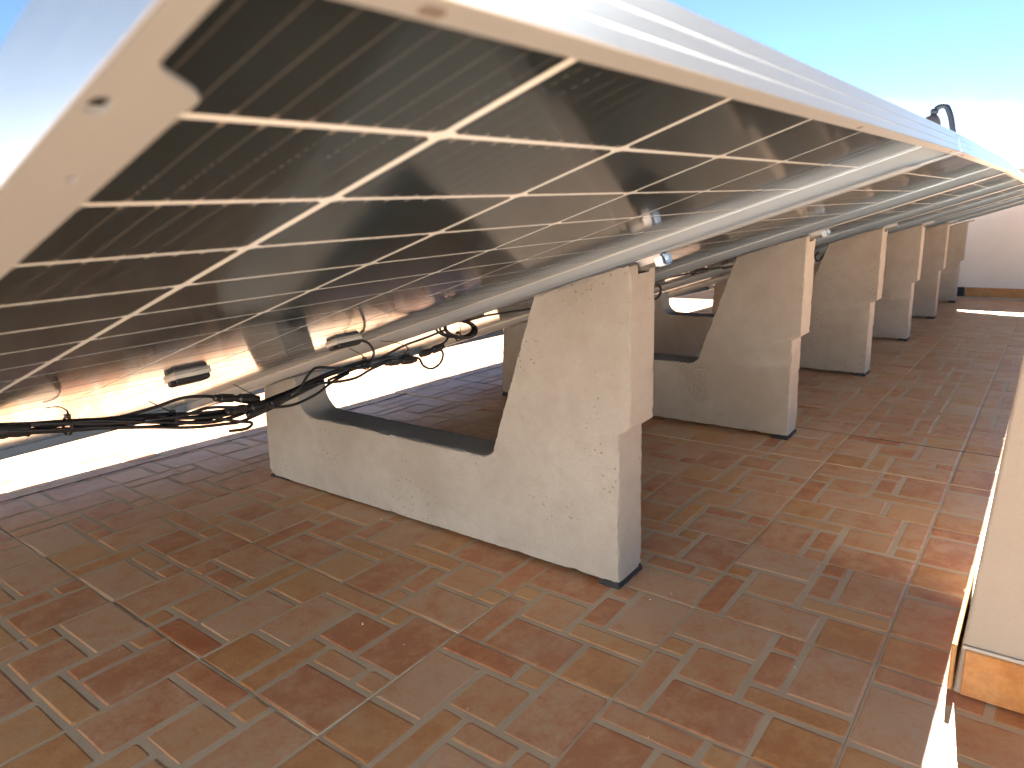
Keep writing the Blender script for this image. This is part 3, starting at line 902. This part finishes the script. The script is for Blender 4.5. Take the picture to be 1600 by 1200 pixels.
def far_cables():
    root = bpy.data.objects.new('cable_run', None); C.objects.link(root)
    tag(root, 'black cable with a hanging loop between the first and second blocks', 'cables')
    cable('cable', [(2.12, 1.0, 0.474), (2.20, 1.0, 0.474), (2.26, 1.0, 0.476), (2.328, 1.0, 0.474), (2.367, 1.0, 0.452), (2.356, 1.0, 0.425), (2.30, 1.0, 0.416), (2.22, 1.0, 0.43)], 0.0048, root)
    cable('cable', [(2.16, 1.01, 0.472), (2.408, 1.01, 0.482), (2.613, 1.01, 0.480), (2.709, 1.01, 0.482), (2.809, 1.01, 0.480), (3.067, 1.01, 0.468), (3.23, 1.01, 0.462), (3.6, 1.02, 0.44)], 0.0040, root)
    connector((2.70, 1.008, 0.480), (2.83, 1.008, 0.479), root, 0.010)
    zip_tie((2.62, 1.01, 0.480), (1, 0, 0), 0.006, [(2.63, 1.0, 0.492)], root)
    root = bpy.data.objects.new('cable_run', None); C.objects.link(root)
    tag(root, 'two short black cable loops hanging at the notch of the third block', 'cables')
    cable('cable', [(4.00, 1.0, 0.41), (4.18, 1.0, 0.425), (4.33, 1.0, 0.424), (4.437, 1.0, 0.392), (4.38, 1.0, 0.366), (4.22, 1.0, 0.37)], 0.006, root)
    cable('cable', [(4.55, 1.0, 0.425), (4.48, 1.0, 0.405), (4.52, 1.0, 0.38), (4.58, 1.0, 0.37), (4.72, 1.0, 0.40), (5.0, 1.0, 0.39)], 0.006, root)
far_cables()

# ------------------------------------------------------------------ vent with gooseneck beyond the end wall
def vent():
    root = bpy.data.objects.new('roof_vent', None); C.objects.link(root)
    b = Vector((8.35, 0.0, -0.19))
    # ray through the picture point scaled to this distance gives y and z of the real thing
    tag(root, 'dark gooseneck pipe with a bell shaped cap rising above the panels\' top edge', 'vent')
    X, yb, zb = 8.35, 0.975, 1.315
    mb = MB(); prof = [(0.026, -1.44), (0.026, -0.01), (0.088, -0.01), (0.086, 0.015), (0.076, 0.09), (0.058, 0.14), (0.036, 0.155), (0.024, 0.157)]
    rings = [[(X + r*math.cos(2*math.pi*k/20), yb + r*math.sin(2*math.pi*k/20), zb + z) for k in range(20)] for r, z in prof]
    mb.loft(rings); me = mb.mesh('bell_cap', [M['vent_cap']]); smooth_angle(me, 40); obj('bell_cap', me, root)
    mb = MB()
    mb.tube(crv([(X, yb - 0.012, zb + 0.14), (X, yb - 0.012, zb + 0.185), (X, yb - 0.03, zb + 0.212), (X, yb - 0.07, zb + 0.232), (X, yb - 0.11, zb + 0.222), (X, yb - 0.135, zb + 0.18), (X, yb - 0.16, zb + 0.11), (X, yb - 0.185, zb + 0.0), (X, yb - 0.23, zb - 0.2), (X, yb - 0.3, zb - 0.5), (X, yb - 0.3, zb - 1.44)], 6), 0.026, 12)
    obj('gooseneck_pipe', mb.mesh('gooseneck_pipe', [M['vent_dark']], True), root)
    mb = MB(); mb.tube([(X, yb - 0.012, zb + 0.165), (X, yb - 0.012, zb + 0.19), (X, yb - 0.022, zb + 0.212)], [0.034, 0.037, 0.030], 12)
    obj('elbow_joint', mb.mesh('elbow_joint', [M['vent_dark']], True), root)
vent()

# ------------------------------------------------------------------ mortar crumbs on the tiles
mb = MB(); rnd = random.Random(21)
for k in range(260):
    x, y = rnd.uniform(0.3, 2.4), rnd.uniform(-0.1, 1.9)
    s = rnd.uniform(0.0006, 0.0026)*(1.3 if rnd.random() < 0.1 else 0.8)
    z = hgt(x, y) + s*0.5
    P = [Vector((x, y, z)) + Vector((rnd.uniform(-1, 1), rnd.uniform(-1, 1), rnd.uniform(-0.6, 0.8)))*s for _ in range(4)]
    b = [mb.vert(p) for p in P]
    for f in ((0, 1, 2), (0, 1, 3), (1, 2, 3), (0, 2, 3)): mb.face([b[q] for q in f])
o = obj('crumbs', mb.mesh('crumbs', [M['crumb']]))
tag(o, 'tiny pale mortar crumbs scattered over the floor tiles', 'crumbs', kind='stuff')
